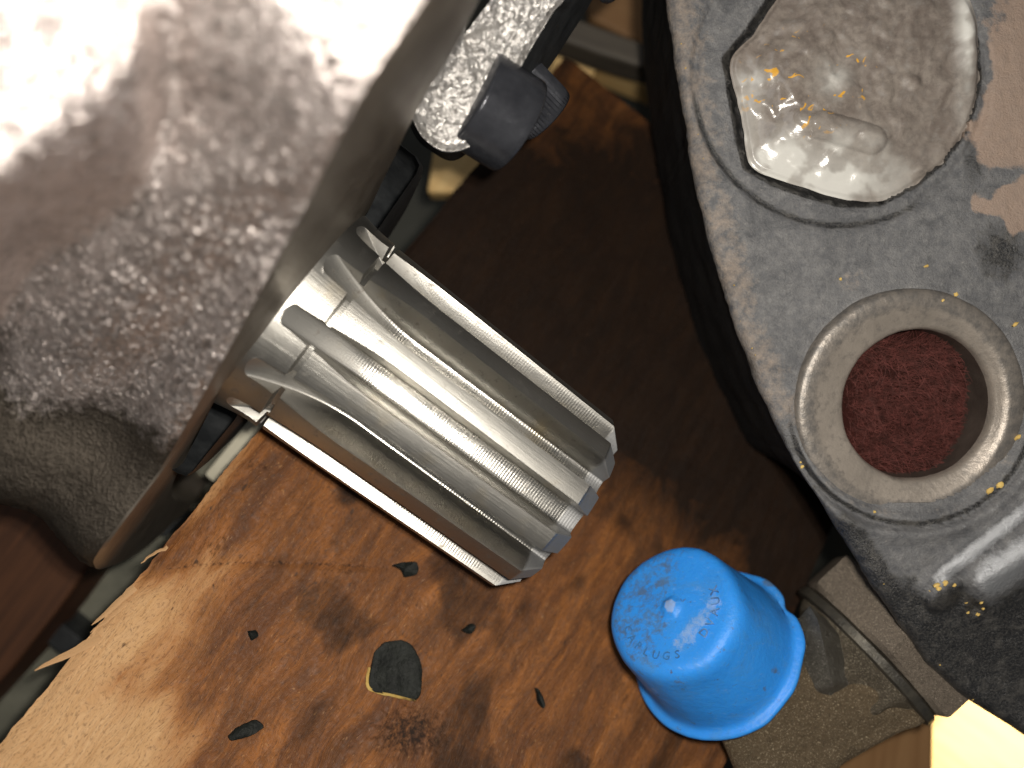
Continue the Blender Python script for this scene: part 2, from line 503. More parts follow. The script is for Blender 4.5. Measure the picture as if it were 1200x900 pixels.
M['blue'] = m_blue()
M['blue_mark'] = m_plain('scuffed_blue_plastic', (0.16, 0.34, 0.66), (0.05, 0.13, 0.30), 0.4, 5.0, 0.0, 20, 0.3)
M['blue_dirt'] = m_plain('grimy_blue_plastic', (0.024, 0.19, 0.52), (0.06, 0.15, 0.28), 0.5, 5.0, 0.0, 20, 0.3)
M['nut'] = m_grain('sandy_nut_metal', (0.30, 0.245, 0.19), (0.55, 0.47, 0.37))
M['fit'] = m_grain('sandy_brass_brown_metal', (0.20, 0.145, 0.085), (0.66, 0.55, 0.38))
M['neck'] = m_grain('dark_wet_metal', (0.145, 0.118, 0.082), (0.62, 0.55, 0.42), 0.42)
M['washer'] = m_plain('oily_washer_metal', (0.10, 0.09, 0.07), (0.045, 0.043, 0.04), 0.4, 2.2, 0.4, 20, 0.6)
M['web'] = m_grain('wet_grey_casting', (0.13, 0.12, 0.10), (0.75, 0.72, 0.63), 0.30)
M['side_black'] = m_plain('black_casting_side', (0.012, 0.012, 0.013), (0.022, 0.020, 0.019), 0.7, 1.4, 0.0, 12, 0.6, 0.2)
M['cloth'] = m_plain('red_wool', (0.034, 0.009, 0.007), (0.022, 0.009, 0.007), 0.9, 1.2, 0.0, 30, 0.6, 0.1)
M['fibre'] = m_plain('red_fibre', (0.13, 0.040, 0.034), (0.045, 0.017, 0.014), 0.75, 6.0, 0.0, 30, 0.1, 0.2)
M['pale'] = m_boards('pale_floor_wood', (0.80, 0.56, 0.25), (0.70, 0.45, 0.18))
M['plank'] = m_boards('brown_plank_wood', (0.110, 0.046, 0.022), (0.060, 0.027, 0.015))
M['beam'] = m_boards('grey_beam_wood', (0.10, 0.085, 0.065), (0.065, 0.055, 0.045))
M['block'] = m_boards('shade_and_plank_brown', (0.30, 0.17, 0.075), (0.23, 0.12, 0.05))
M['floor'] = m_plain('dark_bench_floor', (0.075, 0.075, 0.06), (0.045, 0.045, 0.036), 0.7, 0.3, 0, 3, 0.2)
M['rail'] = m_plain('grey_painted_rail', (0.24, 0.235, 0.185), (0.14, 0.14, 0.11), 0.5, 0.8, 0, 10, 0.1)
M['white'] = m_plain('ivory_plastic', (0.72, 0.68, 0.54), (0.62, 0.58, 0.45), 0.5, 1.2, 0, 10, 0.1)
M['flake'] = m_plain('black_paint_flake', (0.006, 0.007, 0.006), (0.016, 0.018, 0.015), 0.6, 3.0, 0, 12, 0.8, 0.2)
M['yellow'] = m_plain('yellow_paint', (0.70, 0.50, 0.16), (0.55, 0.36, 0.10), 0.6, 4.0, 0, 12, 0.2)
M['splinter'] = m_boards('splinter_wood', (0.60, 0.38, 0.20), (0.45, 0.25, 0.11))

# ---------------------------------------------------------------- setting: bench floor far below
V = [(-60, -60, -16), (60, -60, -16), (60, 60, -16), (-60, 60, -16)]
tag(mk('floor', V, [(0, 1, 2, 3)], M['floor'], origin=(0, 0, -16)), kind='structure')

# ---------------------------------------------------------------- wood board
AX = unit([math.cos(math.radians(37.05)) * math.cos(math.radians(7)), -math.sin(math.radians(37.05)) * math.cos(math.radians(7)), -math.sin(math.radians(7))])
KU, KW, KC = 0.45, 0.095, -0.12
def bz(x, y):
    u = 0.6 * x + 0.8 * y; w = 0.8 * x - 0.6 * y
    return KC - KU * (u + 1.4) - KW * (w - 2.3)
def onboard(px, py, lift=0.0):
    # ray through the photo point to the board plane
    rx, ry = (px - 600) / FPX, (450 - py) / FPX
    u = 0.6 * rx + 0.8 * ry; w = 0.8 * rx - 0.6 * ry
    # 20 - d = KC - KU*(u d + 1.4) - KW*(w d - 2.3) + lift
    d = (20 - KC + KU * 1.4 - KW * 2.3 - lift) / (1 - KU * u - KW * w)
    return np.array([rx * d, ry * d, 20 - d])
A0 = onboard(0, 872); B0 = onboard(550, 203)
GX = unit(B0 - A0)
BN = unit(np.array([KU * 0.6 + KW * 0.8, KU * 0.8 - KW * 0.6, 1.0]))
GY = np.cross(GX, BN)            # across the board, to the right
def bl(p):
    q = np.asarray(p) - A0
    return q.dot(GX), q.dot(GY), q.dot(BN)
END = bl(onboard(700, 95))[0]
def edge_off(x):
    e = 0.05 * fbm(x * 0.9, 3.1, 0, 4) + 0.03 * nz(x * 5, 1.0)
    e += 0.02 * nz(x * 14, 4.0)
    return e

NX, NY = 300, 230
x0, x1, wid = -5.0, END, 12.5
V, G2, C = [], [], []
CHK = [((474, 666), 0.20), ((550, 736), 0.13), ((296, 744), 0.10)]
for i in range(NX):
    x = x0 + (x1 - x0) * i / (NX - 1)
    e = edge_off(x)
    for j in range(NY):
        t = j / (NY - 1)
        y = e + (wid - e) * (t ** 1.25)
        p = A0 + GX * x + GY * y
        px, py = topx(p)
        h = 0.020 * fbm(x * 0.5, y * 3.5, 0, 3) + 0.012 * nz(x * 1.2, y * 14)
        h -= 0.10 * gauss(y - e, 0.16)
        # crack running across the lower board from the left edge
        cy = 669 - 0.035 * (px - 175) - 6 * math.sin((px - 170) / 70)
        cr = gauss(py - cy, 3.2) * sst(160, 200, px) * (1 - sst(420, 500, px))
        h -= 0.06 * cr
        V.append(p + BN * h)
        G2.append((x, y, 0))
        dl = y - e
        # pale raw wood near the lower left corner and along the broken edge
        raw = 0.95 * sst(760, 900, py + 0.34 * (250 - px)) * (1 - sst(180, 330, px + 0.42 * (py - 800)))
        raw = max(raw, 0.9 * (1 - sst(0.5, 1.5, dl)) * sst(590, 700, py))
        raw = max(raw, 0.6 * gauss((px - 215) - 0.55 * (700 - py), 52) * sst(600, 660, py) * (1 - sst(880, 960, py)))
        raw = max(raw, 0.55 * gauss(dl, 0.3) * sst(470, 560, py))
        raw -= 0.55 * gauss((px - 205) + 0.55 * (py - 650), 40) * gauss(py - 655, 45) * 0.9
        raw -= 0.5 * gauss((px - 285) + 0.8 * (py - 750), 14) * gauss(py - 770, 70)
        # darker zone, growing to the upper right, with oily blotches
        deep = sst(-30, 300, (px - 520) * 0.75 - (py - 560) * 0.9) * 0.97
        deep = max(deep, 0.30 * sst(520, 800, px))
        deep = max(deep, 0.55 * sst(0.05, 0.35, fbm(x * 0.35 + 7, y * 0.55, 3, 3)) * sst(230, 420, px))
        deep = min(1.0, deep + 0.6 * gauss(px - 640, 130) * gauss(py - 370, 110)) * (1 - 0.45 * (1 - sst(110, 290, py)))
        deep = max(deep, 0.9 * gauss(px - 905, 60) * sst(420, 520, py) )
        deep = max(deep, 0.38 * gauss(px - 480, 110) * gauss(py - 560, 60))
        blk = 0.68 * gauss(px - 480, 62) * gauss(py - 858, 42)
        blk = max(blk, 0.5 * gauss(px - 250, 40) * gauss(py - 640, 34) * 0.9)
        blk = max(blk, 0.4 * gauss(px - 615, 60) * gauss(py - 770, 40))
        blk = max(blk, 0.45 * gauss(px - 400, 60) * gauss(py - 668, 9))
        blk = max(blk, 0.6 * cr)
        blk = max(blk, 0.5 * gauss(px - 300, 30) * gauss(py - 545, 14))
        C.append((max(0, raw), deep, blk))
n0 = len(V)
F = grid_faces(NX, NY)
# underside and rim
ring = [j for j in range(NY)] + [i * NY + NY - 1 for i in range(1, NX)] + [(NX - 1) * NY + j for j in range(NY - 2, -1, -1)] + [i * NY for i in range(NX - 2, 0, -1)]
for k in ring:
    V.append(V[k] - BN * 2.6); G2.append((G2[k][0], G2[k][1], 2.6)); C.append(C[k])
for k in range(len(ring)):
    a, b = k, (k + 1) % len(ring)
    F.append((ring[a], ring[b], n0 + b, n0 + a))
F.append(tuple(n0 + k for k in range(len(ring))))
board = empty('wood_board', A0 - BN * 2.6, 'oil-stained brown wooden board with a splintered left edge under the toothed gear', 'wooden board')
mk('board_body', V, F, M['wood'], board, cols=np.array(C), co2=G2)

def splinter(x, y, length, ang, w, lift):
    d = unit(GX * math.cos(ang) + GY * math.sin(ang))
    s = np.cross(BN, d)
    base = A0 + GX * x + GY * y
    V, F = [], []
    N = 9
    for i in range(N):
        t = i / (N - 1)
        c = base + d * length * t + BN * (lift * t * t - 0.05) + s * 0.05 * nz(t * 4, x * 3)
        ww = w * (1 - t) ** 0.6 * (1 + 0.35 * nz(t * 7, x)) + 0.006
        V += [c + s * ww, c + BN * ww * 0.7, c - s * ww, c - BN * ww * 0.7]
    F = grid_faces(N, 4, wrap=True) + [(3, 2, 1, 0), tuple(range(4 * N - 4, 4 * N))]
    return mk('splinter', V, F, M['splinter'], board, co2=[(k * 0.02, 0.1 * (k % 4), 0) for k in range(len(V))])
def bxy(px, py):
    return bl(onboard(px, py))[:2]
for (px, py, qx, qy, w, lf) in ((118, 748, 44, 786, 0.085, 0.35), (110, 765, 68, 792, 0.05, 0.22), (158, 688, 108, 733, 0.07, 0.12),
                                (150, 706, 106, 742, 0.04, 0.05), (196, 640, 165, 660, 0.03, 0.08), (92, 782, 70, 800, 0.04, 0.1)):
    xa, ya = bxy(px, py); xb, yb = bxy(qx, qy)
    L_ = math.hypot(xb - xa, yb - ya)
    splinter(xa, ya, L_, math.atan2(yb - ya, xb - xa), w, lf)

# ---------------------------------------------------------------- things below and behind the board
def slab(name, pts, z, thick, mat, label, cat, gdir, dz=None, group=None):
    zs = dz or [z] * len(pts)
    top = [P(px, py, zz) for (px, py), zz in zip(pts, zs)]
    V, F = prism(top, [t - np.array([0, 0, thick]) for t in top])
    gd = unit(np.array([*gdir, 0.0])); gp = np.array([-gd[1], gd[0], 0])
    o = mk(name, V, F, mat, smooth=False, co2=[(v.dot(gd), v.dot(gp), v[2]) for v in V])
    bv = o.modifiers.new('edge', 'BEVEL'); bv.width = 0.0012; bv.segments = 2
    return tag(o, label, cat, group)

slab('brown_plank', [(-160, 560), (215, 500), (205, 530), (145, 615), (98, 672), (62, 722), (10, 787), (-40, 842), (-160, 960)], -2.5, 2.0, M['plank'],
     'dark brown plank lying below the rough castings at the left, beyond the gap', 'plank', (0.6, 0.8))
slab('grey_rail', [(-90, 940), (250, 480), (360, 520), (60, 960)], -5.0, 1.0, M['rail'],
     'dull grey rail at the bottom of the gap beside the board', 'rail', (0.6, 0.8))
for k, (x, y, lab) in enumerate(((180, 588, 'black spacer on the grey rail, nearest the gear'), (88, 742, 'black spacer on the grey rail below the long splinters'),
                                 (172, 612, 'short black spacer on the grey rail just beyond the round casting edge'))):
    if k == 2: continue
    c = P(x, y, -4.6); d = unit([0.62, 0.78, 0]); q = np.array([-d[1], d[0], 0])
    V, F = box(c, d, q, np.array([0, 0, 1.0]), 0.35, 1.0, 0.7, 0.12)
    tag(mk('spacer', V, F, M['rubber']), lab, 'spacer', 'black spacers on the grey rail')
# pale strip seen right at the gear
V, F = box(P(285, 527, -2.2), unit([0.62, 0.74, 0]), unit([-0.74, 0.62, 0]), np.array([0, 0, 1.0]), 1.05, 0.32, 0.2, 0.08)
tag(mk('ivory_strip', V, F, M['white']), 'small ivory strip in the dark gap by the lower corner of the gear', 'strip')

slab('pale_plank', [(590, 190), (672, 20), (770, 62), (1000, 150), (1000, 196), (772, 108), (700, 78), (640, 230)], -8.5, 1.6, M['pale'],
     'pale yellow plank out of focus behind the black socket screw', 'plank', (0.9, -0.35))
slab('pale_offcut', [(512, 150), (578, 175), (560, 226), (500, 226)], -6.5, 1.0, M['pale'],
     'small pale wooden offcut peeping out under the black spacer collar', 'offcut', (0.5, 0.8))
slab('grey_beam', [(640, 40), (652, 12), (800, 66), (1000, 130), (1000, 158), (770, 84), (700, 62)], -6.0, 1.4, M['beam'],
     'dark grey beam out of focus across the top, beyond the pale plank', 'beam', (0.9, -0.35))
slab('orange_plank', [(690, -40), (1000, -40), (1000, 120), (770, 60), (690, 20)], -10.5, 1.0, M['block'],
     'orange brown plank farthest back at the top, above the grey beam', 'plank', (0.9, -0.35))
slab('shade_block', [(900, 930), (930, 770), (1096, 770), (1094, 930)], -3.6, 3.0, M['block'],  # brown block added where the plank lies in shade
     'added brown block standing in for the shaded part of the sunlit plank', 'shade block', (0.1, 0.9))
slab('sunlit_plank', [(1060, 760), (1500, 760), (1500, 1100), (1060, 1100)], -9.0, 1.0, M['pale'],
     'brightly sunlit pale plank in the lower right corner', 'plank', (0.8, -0.6))

# ---------------------------------------------------------------- starter motor: housing, gear, flange, screws
C1 = P(660, 597, 2.2)             # centre of the gear's free end
starter = empty('starter_motor', C1 - AX * 8, 'starter motor with rough cast nose and bright steel gear poking onto the board', 'starter motor')

# toothed gear: s runs from the free end (0) back into the housing
NT = 12
def body(s):
    if s < 0.36: return 1.70 + 0.335 * (s / 0.36)
    if s < 5.66: return 2.035 + 0.115 * (s - 0.36) / 5.3
    if s < 5.68: return 2.15 - 0.25 * (s - 5.66) / 0.02
    if s < 5.77: return 1.90
    if s < 5.80: return 1.90 + 0.28 * (s - 5.77) / 0.03
    return 2.18 + 0.20 * sst(5.87, 7.4, s) 
def root(s):
    r = 1.42
    if s > 4.25: r += (s - 4.25) ** 2 / (2 * 2.9)
    return r
W0, HF = 0.215, 0.055
def gw(h):
    if h <= 0: return 0.0
    w = W0 * math.sqrt(max(0.0, 1 - (1 - min(h, HF) / HF) ** 2))
    return w + 0.02 * h + 0.29 * h * h
ss = list(np.linspace(0, 0.36, 6)) + list(np.linspace(0.40, 4.2, 60)) + list(np.linspace(4.25, 5.65, 40)) + [5.66, 5.67, 5.68, 5.72, 5.77, 5.785, 5.80, 5.86] + list(np.linspace(5.9, 6.9, 40)) + list(np.linspace(7.0, 9.5, 12))
NR, NF, NLd = 5, 8, 7             # points: floor half, flank, half land
_, E1, E2 = frame(AX)
V, G2, C = [], [], []
half = math.pi / NT
per = 2 * (NR + NF + NLd)
for s in ss:
    b, r0 = body(s), root(s)
    # depth of groove at the rim
    hm = max(0.0, b - r0)
    for _ in range(12):
        x = gw(hm)
        top = math.sqrt(max(0, b * b - x * x))
        hm = max(0.0, top - r0)
    has = hm > 1e-4
    prof = []                     # (angle, radius, floorflag) from groove centre to land centre
    for k in range(NR + NF):
        if has:
            q = k / (NR + NF - 1)
            if k < NR:
                h = min(HF, hm) * (1 - math.cos(k / NR * math.pi / 2))
            else:
                h = min(HF, hm) + (hm - min(HF, hm)) * ((k - NR) / (NF - 1))
            x = gw(h)
            prof.append((math.atan2(x, r0 + h), math.hypot(x, r0 + h), 1.0 if k <= NR else (0.8 if k < NR + NF - 1 else 0.0)))
        else:
            prof.append((half * 0.001 * k, b, 0.0))
    aend = prof[-1][0]
    for k in range(NLd):
        q = (k + 1) / NLd
        prof.append((aend + (half - aend) * q, b, 0.0))
    for t in range(NT):
        a0 = 2 * half * t
        seq = [(-a, r, f) for (a, r, f) in prof[:-1][::-1]] + prof[1:]
        seq = seq[:]
        for (a, r, f) in seq:
            an = a0 + a + math.radians(2.0)
            # small nicks on the land edges
            p = C1 - AX * s + r * (math.cos(an) * E2 + math.sin(an) * E1)
            V.append(p); G2.append((s, an, f))
            g = 0.0
            C.append((f * (1 - sst(4.6, 5.6, s)), 1.0 if s < 0.35 else 0.0, 1.0 - (1.0 if f > 0 else 0.0)))
m = len(V) // len(ss)
F = grid_faces(len(ss), m, wrap=True)
cap0 = len(V); V.append(C1.copy()); G2.append((0, 0, 0)); C.append((0, 0, 0))
F += [(cap0, (j + 1) % m, j) for j in range(m)]
mk('pinion_gear', V, F, M['gear'], starter, cols=np.array(C), co2=G2, sharp=32)

# black guard around the lower half of the gear's collar
prof = [(-7.4, 2.0), (-6.30, 2.0), (-6.23, 2.05), (-6.18, 2.3), (-6.20, 3.5), (-6.24, 3.66), (-6.4, 3.72), (-7.6, 3.72)]
V, F = lathe(C1, AX, prof, 90, 76, 281, lambda s, r, t: r + (0.05 * nz(s * 3, t * 4) if r > 2.2 else 0))
V = V + AX * 0.0
mk('rubber_guard', V, F, M['rubber'], starter)

# cast nose: its front edge lies in one plane square to the gear shaft
def onplane(px, py, k=-4.45, a=AX):
    r = np.array([(px - 600) / FPX, (450 - py) / FPX, 0.0])
    den = a[0] * r[0] + a[1] * r[1] - a[2]
    d = (k - a[2] * HCAM) / den
    return np.array([r[0] * d, r[1] * d, HCAM - d])
def resample(pts, n):
    pts = np.asarray(pts, float)
    # smooth with Catmull-Rom
    Q = []
    for i in range(len(pts) - 1):
        p0 = pts[max(0, i - 1)]; p1 = pts[i]; p2 = pts[i + 1]; p3 = pts[min(len(pts) - 1, i + 2)]
        for t in np.linspace(0, 1, 24, endpoint=False):
            Q.append(0.5 * ((2 * p1) + (-p0 + p2) * t + (2 * p0 - 5 * p1 + 4 * p2 - p3) * t * t + (-p0 + 3 * p1 - 3 * p2 + p3) * t ** 3))
    Q.append(pts[-1]); Q = np.array(Q)
    d = np.r_[0, np.cumsum(np.linalg.norm(np.diff(Q, axis=0), axis=1))]
    u = np.linspace(0, d[-1], n)
    return np.stack([np.interp(u, d, Q[:, k]) for k in range(3)], 1)
outer_px = [(565, -150), (530, -60), (496, 0), (462, 52), (425, 108), (392, 172), (360, 240), (305, 342), (250, 442), (190, 545), (140, 613), (115, 648), (110, 661), (122, 666), (165, 645), (215, 600), (262, 558)]
inner_px = [(610, -100), (570, -20), (535, 50), (500, 108), (477, 152), (452, 205), (428, 252), (385, 300), (330, 345), (285, 405), (248, 475), (222, 525), (203, 563), (206, 582), (222, 585), (242, 565), (262, 548)]
NE = 260
EO = resample([onplane(*q) for q in outer_px], NE)
EI = resample([onplane(*q, k=-4.55) for q in inner_px], NE)
BACK = -AX
ctr = C1 - AX * 7
CAMP = np.array([0, 0, HCAM]); PN = unit([0.38, -0.33, 0.86]); PP = np.array([-5.1, 3.6, 11.0])
V, C = [], []
NB_ = 230
Rows = [0.0] + list(np.linspace(0.05, 11.5, NB_ - 1) ** 1.0)
for i, s in enumerate(Rows):
    for j in range(NE):
        t = j / (NE - 1)
        p = EO[j]
        out = p - ctr; out = unit(out - AX * out.dot(AX))
        base = p + BACK * s
        px, py = topx(base)
        px += 14 * nz(px * 0.012, py * 0.012, 5); py += 14 * nz(px * 0.012, py * 0.012, 8)
        off = 0.10 * (1 - math.exp(-s / 0.12)) + 0.06 * s * (1 - 0.5 * t)
        # raised pad at the back, ending in a step
        pad = sst(0, 55, 215 - px) * sst(0, 200, 395 - 0.85 * px - py)
        # shallow valley behind the pad
        off -= 0.35 * gauss((px + py - 310) / 1.41, 60) * sst(90, 200, py)
        off -= 0.35 * gauss((px - 250) * 0.8 + (py - 330) * 0.6, 55) * sst(180, 260, py) 
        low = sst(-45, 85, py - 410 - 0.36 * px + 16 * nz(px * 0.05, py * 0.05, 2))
        off -= 0.0 * low
        q = base + out * off
        if pad > 0:      # flat land at the back of the nose, shaped to catch the camera light
            rr = (q - CAMP) / (HCAM - q[2])
            q = q * (1 - pad) + (CAMP + rr * (PN.dot(PP - CAMP) / PN.dot(rr))) * pad
            out = unit(out * (1 - pad) + PN * pad)
        rel = 1 - 0.8 * low * (1 - sst(520, 590, py))
        k = sst(0.0, 0.25, s) * rel
        lump = 0.014 * fbm(q[0] * 2.6, q[1] * 2.6, q[2] * 2.6, 3) + 0.020 * nz(q[0] * 7, q[1] * 6, q[2] * 6)
        fine = 0.032 * nz(q[0] * 13, q[1] * 13, q[2] * 13)
        q = q + out * (lump + fine) * k
        V.append(q)
        drk = 0.95 * low + 0.40 * gauss((px + py - 400) / 1.41, 42) * sst(130, 240, py)  # skin darker at the lower left and along a diagonal band
        drk = max(drk, 0.36 * gauss(px - 262, 45) * (1 - sst(120, 240, py)))
        drk -= 0.4 * (1 - sst(90, 185, px)) * (1 - sst(90, 200, py))  # top left lightened, part of the glare put in the colour
        C.append((drk, 0, 0))
F = grid_faces(len(Rows), NE)
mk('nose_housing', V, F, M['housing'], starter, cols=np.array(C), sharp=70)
# machined end face and bore
V = []
lay = [(0.0, 0.0), (0.04, -0.05), (0.35, -0.06), (0.7, -0.05), (0.95, -0.04), (1.0, 0.06), (1.0, 2.0)]
for f, back in lay:
    for j in range(NE):
        V.append(EO[j] * (1 - f) + EI[j] * f + BACK * back + AX * 0.012 * nz(f * 3, j * 0.05))
mk('end_face', V, grid_faces(len(lay), NE), M['face'], starter)

# mounting flange with lumpy cast skin, behind the nose
fl_px = [(700, -160), (668, -20), (648, 12), (622, 55), (600, 95), (580, 132), (556, 166), (524, 176), (498, 162), (484, 140), (470, 100), (470, 40), (520, -60), (600, -180)]
FZ = 4.8
poly = resample([P(x, y, FZ) for x, y in fl_px], 160)
cc = P(545, 50, FZ)
V = []
NRg = 120
for i in range(NRg):
    f = (i + 0.5) / (NRg - 0.5)
    for j in range(160):
        q = cc + (poly[j] - cc) * f
        e = np.linalg.norm(poly[j] - cc) * (1 - f)
        h = -0.10 * (1 - sst(0, 0.12, e)) + 0.30 * sst(0.0, 2.0, e)
        h += (0.03 * fbm(q[0] * 4, q[1] * 4, 0, 3) + 0.060 * max(0, nz(q[0] * 8.5, q[1] * 8.5, 7)) ** 0.8 + 0.02 * nz(q[0] * 17, q[1] * 17)) * sst(0.0, 0.15, e)
        V.append(q + np.array([0, 0, h]))
F = grid_faces(NRg, 160)
F.append(tuple(range(160)))
flange_p = mk('mounting_flange', V, F, M['flange'], starter, sharp=70)
low_px = [(745, -160), (712, -40), (692, 2), (668, 40), (640, 82), (610, 110), (575, 150), (535, 186), (505, 176), (484, 155), (470, 110), (470, 40), (520, -60), (600, -180)]
low = resample([P(x, y, 2.2) for x, y in low_px], 160)
V = [poly[j] + np.array([0, 0, -0.17]) for j in range(160)]
for f in (0.08, 0.5, 0.95, 1.0):
    V += [poly[j] * (1 - f) + low[j] * f - np.array([0, 0, 0.1 * f]) for j in range(160)]
mk('flange_side', V, grid_faces(5, 160), M['rubber'], starter)

def cyl(name, a_px, b_px, z, R, mat, zb=None, bev=0.06, knurl=0, n=72):
    a = P(*a_px, z); b = P(*b_px, zb if zb is not None else z)
    L_ = np.linalg.norm(b - a)
    prof = [(0, 0.01), (0, R - bev), (0.02, R - bev * .4), (bev, R)]
    prof += [(x, R) for x in np.linspace(bev + .01, L_ - bev, 10)]
    prof += [(L_ - bev * .35, R - bev * .35), (L_, R - bev), (L_ - 0.005, R * 0.62), (L_ - 0.35, R * 0.55), (L_ - 0.35, 0.01)]
    fn = None
    if knurl:
        fn = lambda s, r, t: r + (0.018 * math.cos(knurl * t) if bev < s < L_ - bev and r > R * .9 else 0)
        n = knurl * 4
    V, F = lathe(a, b - a, prof, n, 0, 360, fn)
    return mk(name, V, F, mat, starter)
cyl('spacer_collar', (552, 113), (608, 149), 4.5, 0.90, M['oxide'], 4.1, 0.05)
cyl('screw_head', (598, 92), (643, 138), 3.0, 0.60, M['oxide'], 2.6, 0.05, 44)
cyl('screw_head', (690, -70), (733, -14), 2.6, 0.52, M['oxide'], 2.2, 0.1, 40)

# ---------------------------------------------------------------- casting on the right with the bored boss
ZB = 3.0
brk = empty('bracket_casting', P(1100, 420, -3.2), 'dusty grey-black iron casting with a round bored boss at the right', 'iron casting')
edge = [(772, -200), (776, -60), (780, 0), (790, 70), (800, 130), (813, 215), (832, 290), (850, 350), (866, 398), (882, 440), (905, 492), (930, 540), (968, 600), (1010, 668), (1052, 730), (1084, 776), (1124, 812), (1160, 836), (1200, 862), (1290, 920), (1420, 1000)]
ey = np.array([e[1] for e in edge], float); ex = np.array([e[0] for e in edge], float)
HOLE = (1068, 476)
PLUG = (985, 92)
plug_px = [(930, -40), (905, -5), (878, 35), (850, 68), (856, 110), (864, 155), (874, 196), (905, 214), (945, 228), (985, 239), (1030, 238), (1070, 218), (1105, 188), (1132, 150), (1146, 100), (1144, 50), (1128, 0), (1100, -50)]
def in_poly(x, y, pl):
    c = False; n = len(pl); j = n - 1; dm = 1e9
    for i in range(n):
        xi, yi = pl[i]; xj, yj = pl[j]
        if (yi > y) != (yj > y) and x < (xj - xi) * (y - yi) / (yj - yi) + xi: c = not c
        dx, dy = xj - xi, yj - yi
        t = max(0, min(1, ((x - xi) * dx + (y - yi) * dy) / (dx * dx + dy * dy)))
        dm = min(dm, math.hypot(x - xi - t * dx, y - yi - t * dy)); j = i
    return dm if c else -dm
def seg(x, y, a, b):
    dx, dy = b[0] - a[0], b[1] - a[1]
    t = max(0, min(1, ((x - a[0]) * dx + (y - a[1]) * dy) / (dx * dx + dy * dy)))
    return math.hypot(x - a[0] - t * dx, y - a[1] - t * dy), t
NYb, NXb = 300, 190
V, C = [], []
